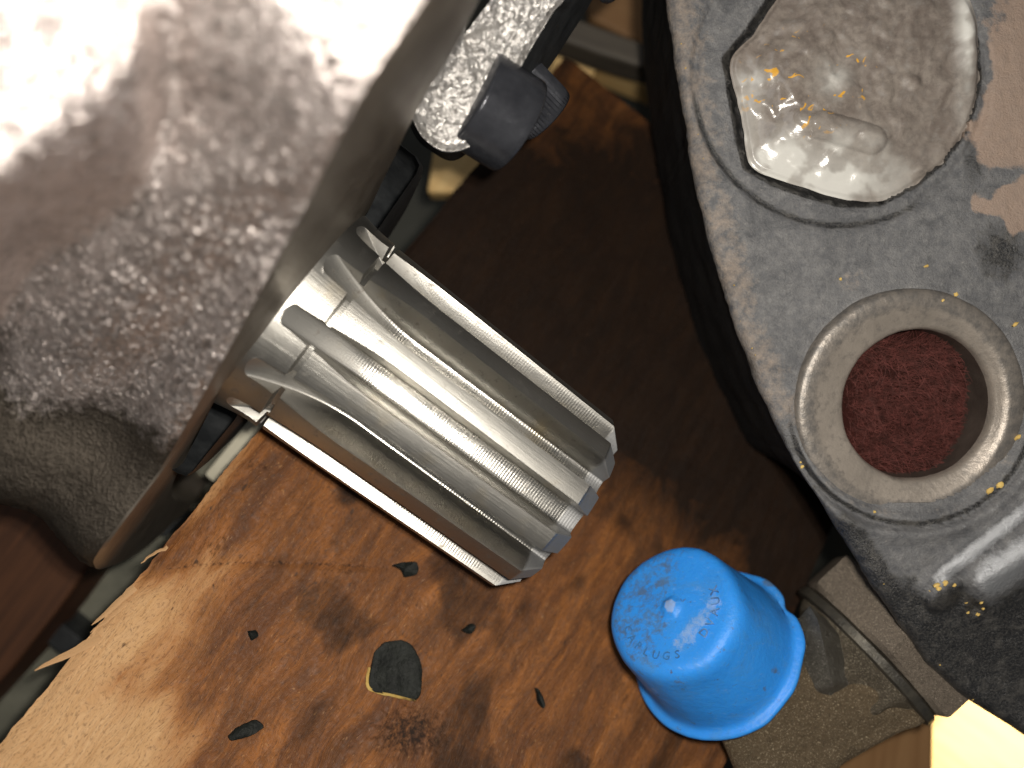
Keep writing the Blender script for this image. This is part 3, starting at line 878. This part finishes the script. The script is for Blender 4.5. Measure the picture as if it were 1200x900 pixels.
for i in range(NYb):
    py = -200 + 1180 * i / (NYb - 1)
    lx = float(np.interp(py, ey, ex)) + 2.5 * nz(py * 0.03, 2.0) + 1.2 * nz(py * 0.11, 5.0)
    for j in range(NXb):
        t = j / (NXb - 1)
        px = lx + (1440 - lx) * (t ** 1.15)
        e = (px - lx) * 0.0155                       # cm from the left rim
        h = -0.30 * (1 - math.sqrt(max(0, 1 - (1 - min(e, 0.34) / 0.34) ** 2)))
        h += 0.022 * fbm(px * 0.02, py * 0.02, 1, 4) + 0.010 * nz(px * 0.09, py * 0.09)
        rh = math.hypot(px - HOLE[0], (py - HOLE[1]) * 1.04)
        rp = math.hypot(px - PLUG[0], py - PLUG[1])
        # gentle fall towards the lower right
        h -= 0.9 * sst(640, 900, py + 0.35 * (px - 1050))
        # turned groove round the plug seat and a faint pad
        h -= 0.085 * gauss(rp - 172, 4.5)
        h -= 0.03 * (1 - sst(168, 176, rp))
        dp = in_poly(px, py, plug_px) if rp < 230 else -99
        h -= 0.40 * sst(-4, 5, dp + 4 * nz(px * 0.06, py * 0.06, 3) + 4 * nz(px * 0.17, py * 0.17, 6)) 
        # groove and bead round the boss
        if py > HOLE[1] - 40:
            h -= 0.10 * gauss(rh - 146, 5.0) * sst(0, 80, py - HOLE[1])
            h += 0.09 * gauss(rh - 158, 8.0) * sst(0, 80, py - HOLE[1])
        h -= 0.12 * (1 - sst(126, 139, rh))
        # two cast ribs and a nub, lower right
        d1, t1 = seg(px, py, (1068, 702), (1290, 530)); h += 0.16 * gauss(d1, 11) * sst(0, 0.12, t1)
        d2, t2 = seg(px, py, (1122, 705), (1330, 560)); h += 0.46 * gauss(d2, 25) * sst(0, 0.15, t2)
        un = ((px - 1106) * 0.78 - (py - 697) * 0.62) / 26; vn = ((px - 1106) * 0.62 + (py - 697) * 0.78) / 15
        rn = un * un + vn * vn
        if rn < 1: h += 0.30 * math.sqrt(1 - rn)
        rr = math.hypot(px - 1142, py - 712)
        h += 0.05 * gauss(rr - 11, 3) - 0.05 * gauss(rr, 7)
        p = P(px, py, ZB)
        p = P(px, py, ZB + h)
        if rh < 118: p[2] -= 3.5 * (1 - sst(106, 118, rh))
        V.append(p)
        # colour masks: dust, black paint with darker grooves and gap, bare peach
        dust = 0.52 * (1 - sst(20, 75, px - lx)) * (1 - sst(470, 560, py))
        dust = max(dust, 0.55 * gauss(px - 1000, 26) * gauss(py - 328, 22))
        dust = max(dust, 0.40 * gauss(rp - 190, 40) * gauss(px - 830, 60))
        dust = max(dust, 0.30 * gauss(rh - 135, 18))
        blk = 0.82 * sst(570, 720, py + 0.15 * (px - 1100)) 
        blk -= 0.35 * gauss(px - 1060, 60) * gauss(py - 650, 30) + 0.85 * gauss(d1, 12) * sst(0, 0.12, t1) + 0.75 * gauss(d2 - 2, 24) * sst(0.02, 0.15, t2)
        blk = max(blk, 0.75 * gauss(px - 1172, 40) * gauss(py - 295, 45))
        blk = max(blk, 0.6 * gauss(px - 1142, 20) * gauss(py - 185, 70))
        blk = max(blk, 0.75 * (1 - sst(4, 26, px - lx)) * sst(330, 400, py) * (0.6 + 0.5 * nz(py * 0.02, 1)))
        blk = max(blk, 0.95 * (1 - sst(10, 60, px - lx)) * sst(560, 640, py))
        blk = max(blk, 0.75 * gauss(rp - 172, 5.5) * sst(120, 190, py + 0.3 * abs(px - 985)) * (1 - 0.6 * sst(1040, 1120, px)))
        blk = max(blk, 1.0 * sst(-8, -1, dp))
        blk = max(blk, 0.8 * gauss(rh - 143, 5) * sst(-60, 60, py - HOLE[1]))
        jag = 22 * fbm(px * 0.03, py * 0.03, 15, 4)
        peach = 0.95 * sst(1140, 1185, px + jag + 0.16 * (py - 20)) * (1 - sst(180, 215, py))
        a_ = (py - 262) + 0.0 * px
        peach = max(peach, 0.95 * sst(-8, 26, (px - 1132) + 1.6 * jag - abs(py - 240) * 1.6))
        shine = max(0.9 * gauss(d1 - 1, 9) * sst(0.02, 0.2, t1), 1.0 * gauss(d2 - 3, 19) * sst(0.04, 0.2, t2), 0.35 * gauss(rh - 158, 5) * sst(20, 90, py - HOLE[1]) * sst(1040, 1140, px))  # highlights on ribs and bead painted in as pale metal
        C.append((dust, max(0, blk), peach, shine))
n0 = len(V)
F = grid_faces(NYb, NXb)
# side wall that drops from the left rim, coloured near-black
NS = 14
wall = []
for k in range(1, NS + 1):
    for i in range(NYb):
        p = V[i * NXb]
        z = p[2] - 5.2 * k / NS
        inw = (0.45 + 2.0 * sst(540, 680, -200 + 1180 * i / (NYb - 1))) * (k / NS) ** 0.75 + 0.05 * fbm(i * 0.05, k * 0.4, 3)
        V.append(np.array([p[0] + inw * 0.9, p[1] + inw * (0.12 + 0.6 * sst(500, 680, -200 + 1180 * i / (NYb - 1))), z]))
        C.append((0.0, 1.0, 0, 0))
for k in range(NS):
    for i in range(NYb - 1):
        a = (lambda kk, ii: ii * NXb if kk == 0 else n0 + (kk - 1) * NYb + ii)
        F.append((a(k, i), a(k, i + 1), a(k + 1, i + 1), a(k + 1, i)))
nfront = (NYb - 1) * (NXb - 1)
mk('casting_body', V, F, M['bracket'], brk, cols=np.array(C), sharp=75, mats=[M['side_black']], fm=[0] * nfront + [1] * (len(F) - nfront))

# bushing with bevelled mouth
hc = P(*HOLE, 3.0)
tilt = unit([0.03, -0.10, 1.0])
prof = [(-0.3, 2.25), (-0.06, 2.24), (0.0, 2.21), (0.035, 2.15), (0.045, 2.06), (0.045, 1.92), (0.03, 1.86), (-0.04, 1.70), (-0.09, 1.58), (-0.11, 1.53), (-0.15, 1.49), (-0.22, 1.465), (-0.3, 1.46)]
def bfn(s, r, t):
    return r + 0.016 * fbm(math.cos(t) * r * 1.6, math.sin(t) * r * 1.6, s, 4) + 0.004 * nz(t * 30, s * 9)
def tilted_lathe(c, a, prof, n, fn):
    a = unit(a); e1 = unit(np.cross([0, 1.0, 0], a)); e2 = np.cross(a, e1)
    V = []
    for s, r in prof:
        for j in range(n):
            t = 2 * math.pi * j / n
            V.append(c + a * s + np.array([0.20 * (1 - sst(1.47, 1.86, r)), 0.0, 0.0]) + fn(s, r, t) * (math.cos(t) * e1 + math.sin(t) * e2))
    return np.array(V), grid_faces(len(prof), n, True)
V, F = tilted_lathe(hc, tilt, prof, 140, bfn)
bc_ = np.array([[0.62 * sst(1.74, 1.92, r_), 0, 0] for s_, r_ in prof for _ in range(140)])
bush = mk('bushing', V, F, M['bushing'], brk, sharp=60, cols=bc_)
prof = [(-0.3, 1.46), (-0.6, 1.455), (-1.2, 1.455), (-2.2, 1.455)]
V, F = tilted_lathe(hc, tilt, prof, 140, bfn)
mk('bore_wall', V, F, M['bore'], bush)

# plug in the round seat, smeared with clear wet resin
pl = resample([P(x, y, 2.86) for x, y in plug_px + plug_px[:1]], 220)
pc = P(995, 95, 2.86)
V, C = [], []
NRp = 130
for i in range(NRp):
    f = 0.95 * (i + 0.3) / (NRp - 0.7)
    f0 = f
    for j in range(220):
        tx, ty = topx(pl[j])
        f = f0 * (1 + 0.07 * sst(0.1, 0.7, ((tx - 995) * 0.8 + (ty - 95) * 0.2) / 140) + 0.012 * nz(j * 0.25, 3) + 0.02 * nz(j * 0.07, 8))
        q = pc + (pl[j] - pc) * f
        px, py = topx(q)
        e = max(0, 0.94 - f0)
        h = -0.05 * (1 - sst(0, 0.04, e))
        # smear sloping up from the lower-left rim, and a raised rim at the right
        sm = sst(0.04, 0.5, e) * (0.5 + 0.5 * sst(-0.2, 0.6, (-(px - 995) * 0.6 + (py - 95) * 0.75) / 140))
        h += 0.34 * sm
        h += 0.22 * gauss(px - 1132, 14) * gauss(py - 40, 70)
        lumps = 0.05 * fbm(px * 0.018, py * 0.018, 4, 3) + 0.10 * max(0, nz(px * 0.045, py * 0.045, 9)) + 0.02 * nz(px * 0.11, py * 0.11, 2)
        smooth = gauss((px - 930) * 0.7 - (py - 205) * 0.35, 70) * gauss(py - 205, 40)
        h += lumps * (1 - 0.6 * min(1, smooth)) * sst(0.0, 0.1, e)
        # finger of resin
        dd, tt = seg(px, py, (958, 152), (1015, 168)); h += 0.12 * math.sqrt(max(0, 1 - (dd / 17) ** 2))
        dd, tt = seg(px, py, (905, 62), (945, 48)); h += 0.05 * gauss(dd, 8)
        V.append(q + np.array([0, 0, h]))
        left = sst(-40, 130, -(px - 985) * 0.8 + (py - 80) * 0.9)
        wht = max(0.9 * min(1, smooth * 1.3) , 0.75 * gauss(px - 878, 16) * sst(60, 110, py), 0.55 * gauss(px - 968, 20) * gauss(py - 95, 18))  # white reflections painted into the resin colour
        wht = max(wht, 0.8 * gauss(px - 1128, 10) * gauss(py - 40, 75))
        yel = gauss(px - 945, 75) * gauss(py - 100, 60)
        wht *= 0.55 + 0.9 * sst(-0.25, 0.25, fbm(px * 0.03, py * 0.03, 11, 4))
        C.append((min(1, max(0, wht)), yel, max(left * 0.9, 0.4 * wht)))
F = grid_faces(NRp, 220)
F.append(tuple(range(220)))
plug = mk('seat_plug', V, F, M['sealant'], brk, cols=np.array(C), sharp=75)

# yellow paint crumbs stuck on the casting
V, F = [], []
rng = random.Random(8)
spots = [(1085, 312, 5), (1190, 380, 6), (1193, 512, 7), (1160, 575, 7), (1172, 568, 6), (1120, 345, 4), (1105, 352, 3), (940, 547, 5), (935, 553, 3), (888, 475, 3), (808, 205, 4), (816, 222, 4),
         (1098, 686, 6), (1108, 684, 5), (1118, 686, 4), (1090, 692, 4), (1132, 706, 3), (1150, 706, 3), (1146, 720, 3), (1134, 718, 3), (1152, 713, 2.5), (985, 327, 3), (1025, 600, 2.5), (1126, 608, 3), (1100, 690, 4)]
for k in range(26):
    ty = rng.uniform(0, 820); tx = float(np.interp(ty, ey, ex)) + rng.uniform(2, 16)
    spots.append((tx, ty, rng.uniform(1.0, 2.2)))
bodyo = [o for o in brk.children if o.name.startswith('casting_body')][0]
from mathutils.bvhtree import BVHTree
bpy.context.view_layer.update()
def ground_z(objs):
    trees = []
    for o in objs:
        vs = [o.matrix_world @ v.co for v in o.data.vertices]
        trees.append(BVHTree.FromPolygons(vs, [p.vertices[:] for p in o.data.polygons]))
    def f(x, y):
        best = None
        for t in trees:
            h = t.ray_cast(Vector((x * CM, y * CM, 0.12)), Vector((0, 0, -1)))
            if h[0] is not None and (best is None or h[0].z > best): best = h[0].z
        return None if best is None else best / CM
    return f
gz = ground_z([bodyo, bush])
for (px, py, r) in spots:
    c = P(px, py, ZB + 0.05); z = gz(c[0], c[1])
    if z is None or z < 1.5: continue
    c = P(px, py, z); r *= 0.0155 * 0.8
    el = rng.uniform(0.4, 1.0); an = rng.uniform(0.3, 1.1)
    b0 = len(V); n = 7
    for ring_, (rr, hh) in enumerate(((1.0, -0.02), (0.8, 0.025), (0.35, 0.04))):
        for k in range(n):
            t = 2 * math.pi * k / n
            q = rr * r * (1 + 0.35 * rng.uniform(-1, 1))
            x, y = q * math.cos(t), q * el * math.sin(t)
            V.append(c + np.array([x * math.cos(an) - y * math.sin(an), x * math.sin(an) + y * math.cos(an), hh]))
    F += [tuple(b0 + q for q in f) for f in grid_faces(3, n, True)]
    F.append(tuple(b0 + 2 * n + k for k in range(n)))
o = mk('paint_crumbs', V, F, M['yellow'], brk)
o['kind'] = 'stuff'

# red wool rag seen through the bore
rc = P(1064, 474, 2.05)
V, C = [], []
NG = 50
for i in range(NG):
    for j in range(NG):
        qx, qy = 2 * i / (NG - 1) - 1, 2 * j / (NG - 1) - 1
        x = rc[0] + 0.15 + 1.6 * qx * math.sqrt(1 - qy * qy / 2); y = rc[1] + 1.6 * qy * math.sqrt(1 - qx * qx / 2)
        V.append((x, y, 2.05 + 0.25 * fbm(x * 0.7, y * 0.7, 0, 3) - 0.25 * sst(rc[0] + 0.3, rc[0] + 2.0, x)))
F = grid_faces(NG, NG)
rag = empty('red_rag', (rc[0], rc[1], 1.6), 'fuzzy dark red woollen rag seen through the round bore', 'rag')
mk('rag_cloth', V, F, M['cloth'], rag)
V, F = [], []
rng = random.Random(3)
for k in range(3600):
    x = rc[0] + 0.1 + rng.uniform(-1.35, 1.25); y = rc[1] + rng.uniform(-1.3, 1.3)
    z = 2.03 + 0.25 * fbm(x * 0.7, y * 0.7, 0, 3) - 0.25 * sst(rc[0] + 0.3, rc[0] + 2.0, x)
    a = rng.gauss(0.3, 0.9); ln = rng.uniform(0.2, 0.55); w = rng.uniform(0.003, 0.006)
    d = np.array([math.cos(a), math.sin(a), 0]); s = np.array([-d[1], d[0], 0])
    b0 = len(V); cu = rng.uniform(-0.12, 0.12); up = rng.uniform(0.03, 0.22)
    for q in (0, 0.33, 0.66, 1):
        p = np.array([x, y, z]) + d * ln * q + s * cu * q * q + np.array([0, 0, up * math.sin(q * 2.4)])
        V += [p - s * w, p + s * w + np.array([0, 0, w])]
    F += [(b0 + 2 * q, b0 + 2 * q + 1, b0 + 2 * q + 3, b0 + 2 * q + 2) for q in range(3)]
o = mk('wool_fibres', V, F, M['fibre'], rag)
o['kind'] = 'stuff'

# ---------------------------------------------------------------- fitting with the big hex nut
ND = unit([0.74, 0.67, 0.0])
NC = P(1038, 742, 0.3)
fit = empty('pipe_fitting', P(980, 830, -0.6), 'brown sandy metal pipe fitting with a large hex nut beneath the casting', 'pipe fitting')
a, e1, e2 = frame(ND)
V, F = [], []
HR, ht = 2.08, 0.52
rot = math.radians(-12 + 30)
secs = [(-ht, 0.90), (-ht + 0.10, 0.985), (-ht + 0.16, 1.0), (ht - 0.12, 1.0), (ht - 0.04, 0.97), (ht, 0.86)]
NH = 12
for s, k in secs:
    for q in range(6):
        t0 = rot + q * math.pi / 3; t1 = t0 + math.pi / 3
        for u in range(NH):
            f = (u + 0.0) / NH
            x = math.cos(t0) * (1 - f) + math.cos(t1) * f; y = math.sin(t0) * (1 - f) + math.sin(t1) * f
            rr = HR * (k if k > 0.99 else min(1.0, k * (1.0 / math.hypot(x, y)) ** 0.6))
            p = NC + a * s + rr * (x * e2 + y * e1)
            p = p + 0.018 * np.array([nz(*(p * 3)), nz(*(p * 3 + 9)), nz(*(p * 3 + 17))])
            V.append(p)
m = 6 * NH
F = grid_faces(len(secs), m, True)
F += [tuple(range(m - 1, -1, -1)), tuple(range((len(secs) - 1) * m, len(secs) * m))]
mk('hex_nut', V, F, M['nut'], fit, sharp=25)
for (s0, s1, r, mt) in ((-0.80, -0.55, 1.86, 'washer'),):
    prof = [(s0, 1.2), (s0, r - 0.06), (s0 + 0.04, r), (s1 - 0.04, r), (s1, r - 0.06), (s1, 1.2)]
    V, F = lathe(NC, ND, prof, 96, 0, 360, lambda s, r, t: r + 0.045 * nz(t * 5, s * 3) + 0.02 * nz(t * 22, s * 9))
    mk('washer', V, F, M[mt], fit)
# neck with raised webs between washer and body
def nfn(s, r, t):
    td = math.degrees(t)
    w = 0.20 * gauss(((td + 180 - 25) % 360) - 180, 9) + 0.24 * gauss(((td + 180 + 12) % 360) - 180, 7) + 0.16 * gauss(((td + 180 - 62) % 360) - 180, 12)
    return r + w * sst(-1.75, -1.35, s) * 0.75 * (1 - 0.4 * sst(-1.2, -0.9, s)) + 0.03 * fbm(s * 2, t * 3, 2, 3)
prof = [(s, 1.05 + 0.32 * sst(-3.0, -1.6, s) + 0.26 * sst(-1.3, -0.8, s)) for s in np.linspace(-3.2, -0.8, 40)]
V, F = lathe(NC, ND, prof, 140, 0, 360, lambda s, r, t: nfn(s, r, t) * (1 + (0.10 / max(0.5, math.cos(((t + 0.35) % (math.pi / 3)) - math.pi / 6)) - 0.09) * 1.2))
mk('fitting_neck', V, F, M['neck'], fit)
# cast web between neck and body, catching the light
A_, B_ = P(956, 716, 2.3), P(982, 824, 2.15)
L1, L2 = P(928, 738, 1.25), P(930, 822, 1.3)
R1, R2 = P(982, 735, 1.2), P(1016, 806, 1.3)
V = []
for i in range(30):
    f = i / 29
    l, t_, r_ = L1 * (1 - f) + L2 * f, A_ * (1 - f) + B_ * f, R1 * (1 - f) + R2 * f
    for j in range(21):
        g = j / 20
        q = l * (1 - 2 * g) + t_ * 2 * g if g < 0.5 else t_ * (2 - 2 * g) + r_ * (2 * g - 1)
        q = q - np.array([0, 0, 0.05 * gauss(g - 0.5, 0.08) + 0.35 * sst(0.8, 1.0, f) * (1 - abs(2 * g - 1)) + 0.3 * (1 - sst(0, 0.15, f))])
        V.append(q + 0.035 * np.array([nz(*(q * 2)), nz(*(q * 2 + 7)), nz(*(q * 3 + 3))]))
mk('web', V, grid_faces(30, 21), M['web'], fit)
# block-like body
bp = [(836, 842), (880, 790), (915, 768), (950, 782), (990, 800), (1035, 808), (1089, 842), (1062, 860), (1020, 882), (975, 912), (930, 965), (880, 935), (852, 880)]
bt = resample([P(x, y, 1.75) for x, y in bp + bp[:1]], 160)
bc = np.array([bt[:, 0].mean(), bt[:, 1].mean(), 1.75])
V = []
for i in range(70):
    f = (i + 0.4) / 69.4
    for j in range(160):
        q = bc + (bt[j] - bc) * f
        e = np.linalg.norm(bt[j] - bc) * (1 - f)
        h = -0.22 * (1 - math.sqrt(max(0, 1 - (1 - min(e, 0.3) / 0.3) ** 2))) + 0.07 * fbm(q[0] * 1.1, q[1] * 1.1, 3, 4) + 0.012 * nz(q[0] * 9, q[1] * 9)
        w = q - NC; sa = w.dot(ND); ta = -w[0] * ND[1] + w[1] * ND[0]
        rc_ = 1.36 - 0.5 * sst(-2.0, -3.4, sa) if False else 1.40 - 0.75 * (1 - sst(-3.3, -1.9, sa))
        cz = NC[2] + math.sqrt(max(0.0, rc_ * rc_ - ta * ta)) - 0.02
        zz = q[2] + h
        kk = 0.28; hh = max(kk - abs(zz - cz), 0) / kk
        zz = max(zz, cz) + hh * hh * kk * 0.25
        V.append(np.array([q[0], q[1], zz]))
nb = 160
for k in (0.35, 0.9, 1.7):
    for j in range(nb):
        V.append(np.array([bt[j][0], bt[j][1], V[69 * 160 + j][2] - k]) + (bc - bt[j]) * 0.05 * k)
F = grid_faces(73, 160, True) + [tuple(range(160))]
mk('fitting_body', V, F, M['fit'], fit, sharp=60)

# ---------------------------------------------------------------- blue plastic cap
CB = P(838, 763, 1.2); CT = P(787, 712, 2.5)
CA = unit(CT - CB); CH = np.linalg.norm(CT - CB)
ca, c1_, c2_ = frame(CA)
prof = [(-0.10, 1.45), (-0.10, 1.82), (-0.07, 1.865), (-0.01, 1.88), (0.03, 1.86), (0.05, 1.82), (0.06, 1.76), (0.10, 1.70), (0.2, 1.665)]
prof += [(s, 1.655 - 0.22 * (s - 0.25) / (CH - 0.25 - 0.2)) for s in np.linspace(0.4, CH - 0.30, 16)]
prof += [(CH - 0.20, 1.42), (CH - 0.12, 1.385), (CH - 0.06, 1.335), (CH - 0.018, 1.26), (CH, 1.17)]
prof += [(CH + 0.0, r) for r in np.linspace(1.1, 0.26, 14)]
prof += [(CH + 0.01, 0.22), (CH + 0.05, 0.17), (CH + 0.075, 0.10), (CH + 0.08, 0.02)]
V, C = [], []
n = 150
for s, r in prof:
    for j in range(n):
        t = 2 * math.pi * j / n
        rr = r * (1 + 0.010 * math.cos(2 * t + 1) )
        td = math.degrees(t)
        # pressed flat and dented sides, and a chipped flange
        rr -= 0.09 * gauss(((td - 285 + 180) % 360) - 180, 26) * sst(0.3, 1.6, s) * (1 if r > 1.1 else 0)
        rr -= 0.07 * gauss(((td - 100 + 180) % 360) - 180, 20) * gauss(s - 0.7, 0.5) * (1 if r > 1.1 else 0)
        if s < 0.08 and r > 1.5: rr += 0.035 * nz(math.cos(t) * 3, math.sin(t) * 3, 4) - 0.13 * gauss(((td - 283 + 180) % 360) - 180, 6)
        rr += 0.022 * nz(math.cos(t) * 2, math.sin(t) * 2, s) + 0.008 * nz(math.cos(t) * 7, math.sin(t) * 7, s * 3) * (1 if r > 1.0 else 0)
        p = CB + ca * s + rr * (math.cos(t) * c2_ + math.sin(t) * c1_)
        top = 1.0 if s >= CH - 0.05 else 0.0
        dish = 0.03 * nz(p[0] * 1.5, p[1] * 1.5, 3) * top
        p = p + ca * dish
        px, py = topx(p)
        V.append(p)
        d = 0.42 * top * gauss(r - 1.0, 0.4) * sst(40, -60, 0) if False else 0.0
        d = max(d, 0.50 * top * (1 - sst(770, 830, px + 0.2 * (py - 700))))
        d = max(d, 0.75 * gauss(seg(px, py, (748, 696), (782, 680))[0], 6))
        d = max(d, 0.6 * gauss(px - 772, 9) * gauss(py - 729, 5))
        d = max(d, 0.55 * gauss(px - 795, 14) * gauss(py - 800, 12), 0.85 * gauss(px - 902, 10) * gauss(py - 682, 7))
        d = max(d, 0.8 * gauss(px - 908, 6) * gauss(py - 787, 6), 0.7 * gauss(px - 897, 5) * gauss(py - 808, 5))
        d = max(d, 0.5 * gauss(px - 745, 20) * gauss(py - 790, 14))
        w = max(0.72 * gauss(seg(px, py, (798, 756), (838, 706))[0], 15) * top, 0.4 * gauss(px - 852, 10) * gauss(py - 715, 22), 0.5 * gauss(px - 818, 14) * gauss(py - 690, 16) * top)
        w = max(w, 0.6 * gauss(px - 765, 14) * gauss(py - 809, 8), 1.1 * (1 - sst(0.06, 0.2, r)) * top)
        C.append((d, w, 0))
F = grid_faces(len(prof), n, True) + [tuple((len(prof) - 1) * n + k for k in range(n))]
capo = empty('blue_cap', CB - CA * 0.16, 'blue plastic protective cap with flange and worn raised letters on the pipe fitting', 'plastic cap')
mk('cap_shell', V, F, M['blue'], capo, cols=np.array(C), sharp=60)

# raised lettering round the top
def letters(txt, rad, a_start, step, size, flip):
    V, F = [], []
    for k, ch in enumerate(txt):
        if ch == ' ': continue
        cu = bpy.data.curves.new('glyph', 'FONT'); cu.body = ch; cu.size = size; cu.extrude = 0.02; cu.align_x = 'CENTER'; cu.align_y = 'CENTER'
        cu.resolution_u = 2
        ob = bpy.data.objects.new('glyph', cu); COL.objects.link(ob)
        dg = bpy.context.evaluated_depsgraph_get(); dg.update()
        me = bpy.data.meshes.new_from_object(ob.evaluated_get(dg))
        t = math.radians(a_start + step * k)
        rd = math.cos(t) * c2_ + math.sin(t) * c1_          # outwards
        tn = -math.sin(t) * c2_ + math.cos(t) * c1_
        # reading direction: letters upright with tops inwards (flip) or outwards
        upv = -rd if flip else rd
        rt = np.cross(upv, ca)
        org = CB + ca * (CH + 0.008) + rd * rad
        b0 = len(V)
        for v in me.vertices:
            V.append(org + rt * v.co.x + upv * v.co.y + ca * v.co.z)
        F += [tuple(b0 + i for i in p.vertices) for p in me.polygons]
        bpy.data.objects.remove(ob); bpy.data.meshes.remove(me); bpy.data.curves.remove(cu)
    return V, F
LET = letters('CAPLUGS', 1.0, 108, -13, 0.23, True)
LET2 = letters('DVAUX', 0.93, 350, -14, 0.25, True)
LET3 = letters('310', 0.42, 182, -0, 0.2, True)
def lett(VF, name, mat):
    return mk(name, VF[0], VF[1], mat, capo, smooth=False)
lett(LET, 'raised_lettering', M['blue_dirt'])
lett(LET2, 'raised_lettering', M['blue_mark'])

# ---------------------------------------------------------------- flakes lying on the board
def flake(pts, thick, label, name='paint_flake', lip=None):
    base = [onboard(x, y, 0.03) for x, y in pts]
    c = sum(base) / len(base)
    N = 8 * len(pts)
    rim = resample(base + base[:1], N + 1)[:N]
    rim = np.array([q + 0.02 * np.array([nz(*(q * 9)), nz(*(q * 9 + 5)), 0]) for q in rim])
    V = []
    for f in (0.05, 0.4, 0.75, 0.95, 1.0):
        for q in rim:
            w = c + (q - c) * f
            V.append(w + BN * (thick * (1 if f < 0.99 else 0.6) + 0.035 * nz(w[0] * 5, w[1] * 5, 2) + 0.05 * f * f))
    for q in rim: V.append(q - BN * 0.02)
    F = grid_faces(6, N, True) + [tuple(range(N))]
    o = mk(name, V, F, M['flake'], sharp=50)
    tag(o, label, 'flake', 'black flakes lying on the board')
    if lip:
        lp = resample([onboard(x, y, 0.03) for x, y in lip], 24)
        V = []
        for i, q in enumerate(lp):
            w = 0.035 * (1 + 0.6 * nz(i * 0.6, 2)) * math.sin(math.pi * (i + 1) / 25) ** 0.4
            d = unit(q - c)
            V += [q - d * 0.02 + BN * (thick + 0.05), q + d * w + BN * 0.05, q + d * w - BN * 0.02]
        mk('broken_rim', V, grid_faces(24, 3), M['yellow'], o)
    return o
flake([(438, 765), (452, 752), (476, 752), (489, 768), (494, 792), (487, 820), (462, 814), (433, 806)], 0.05,
      'largest black flake on the board, rounded with a yellow broken edge', lip=[(432, 782), (432, 806), (462, 815), (486, 821)])
flake([(267, 862), (282, 850), (300, 844), (308, 852), (292, 863), (272, 867)], 0.04, 'thin black sliver on the pale wood near the bottom left')
flake([(459, 663), (468, 660), (487, 659), (488, 672), (474, 676), (470, 669)], 0.03, 'small dark flake on the board just below the middle of the gear')
flake([(541, 738), (552, 731), (557, 735), (550, 743)], 0.02, 'tiny greenish black flake on the board below the gear tip')
flake([(627, 806), (630, 808), (637, 822), (636, 830), (630, 822)], 0.03, 'narrow dark sliver on the board between the largest flake and the cap')
flake([(290, 740), (299, 738), (302, 747), (294, 750)], 0.02, 'tiny dark flake on the left of the board, above the pale wood')
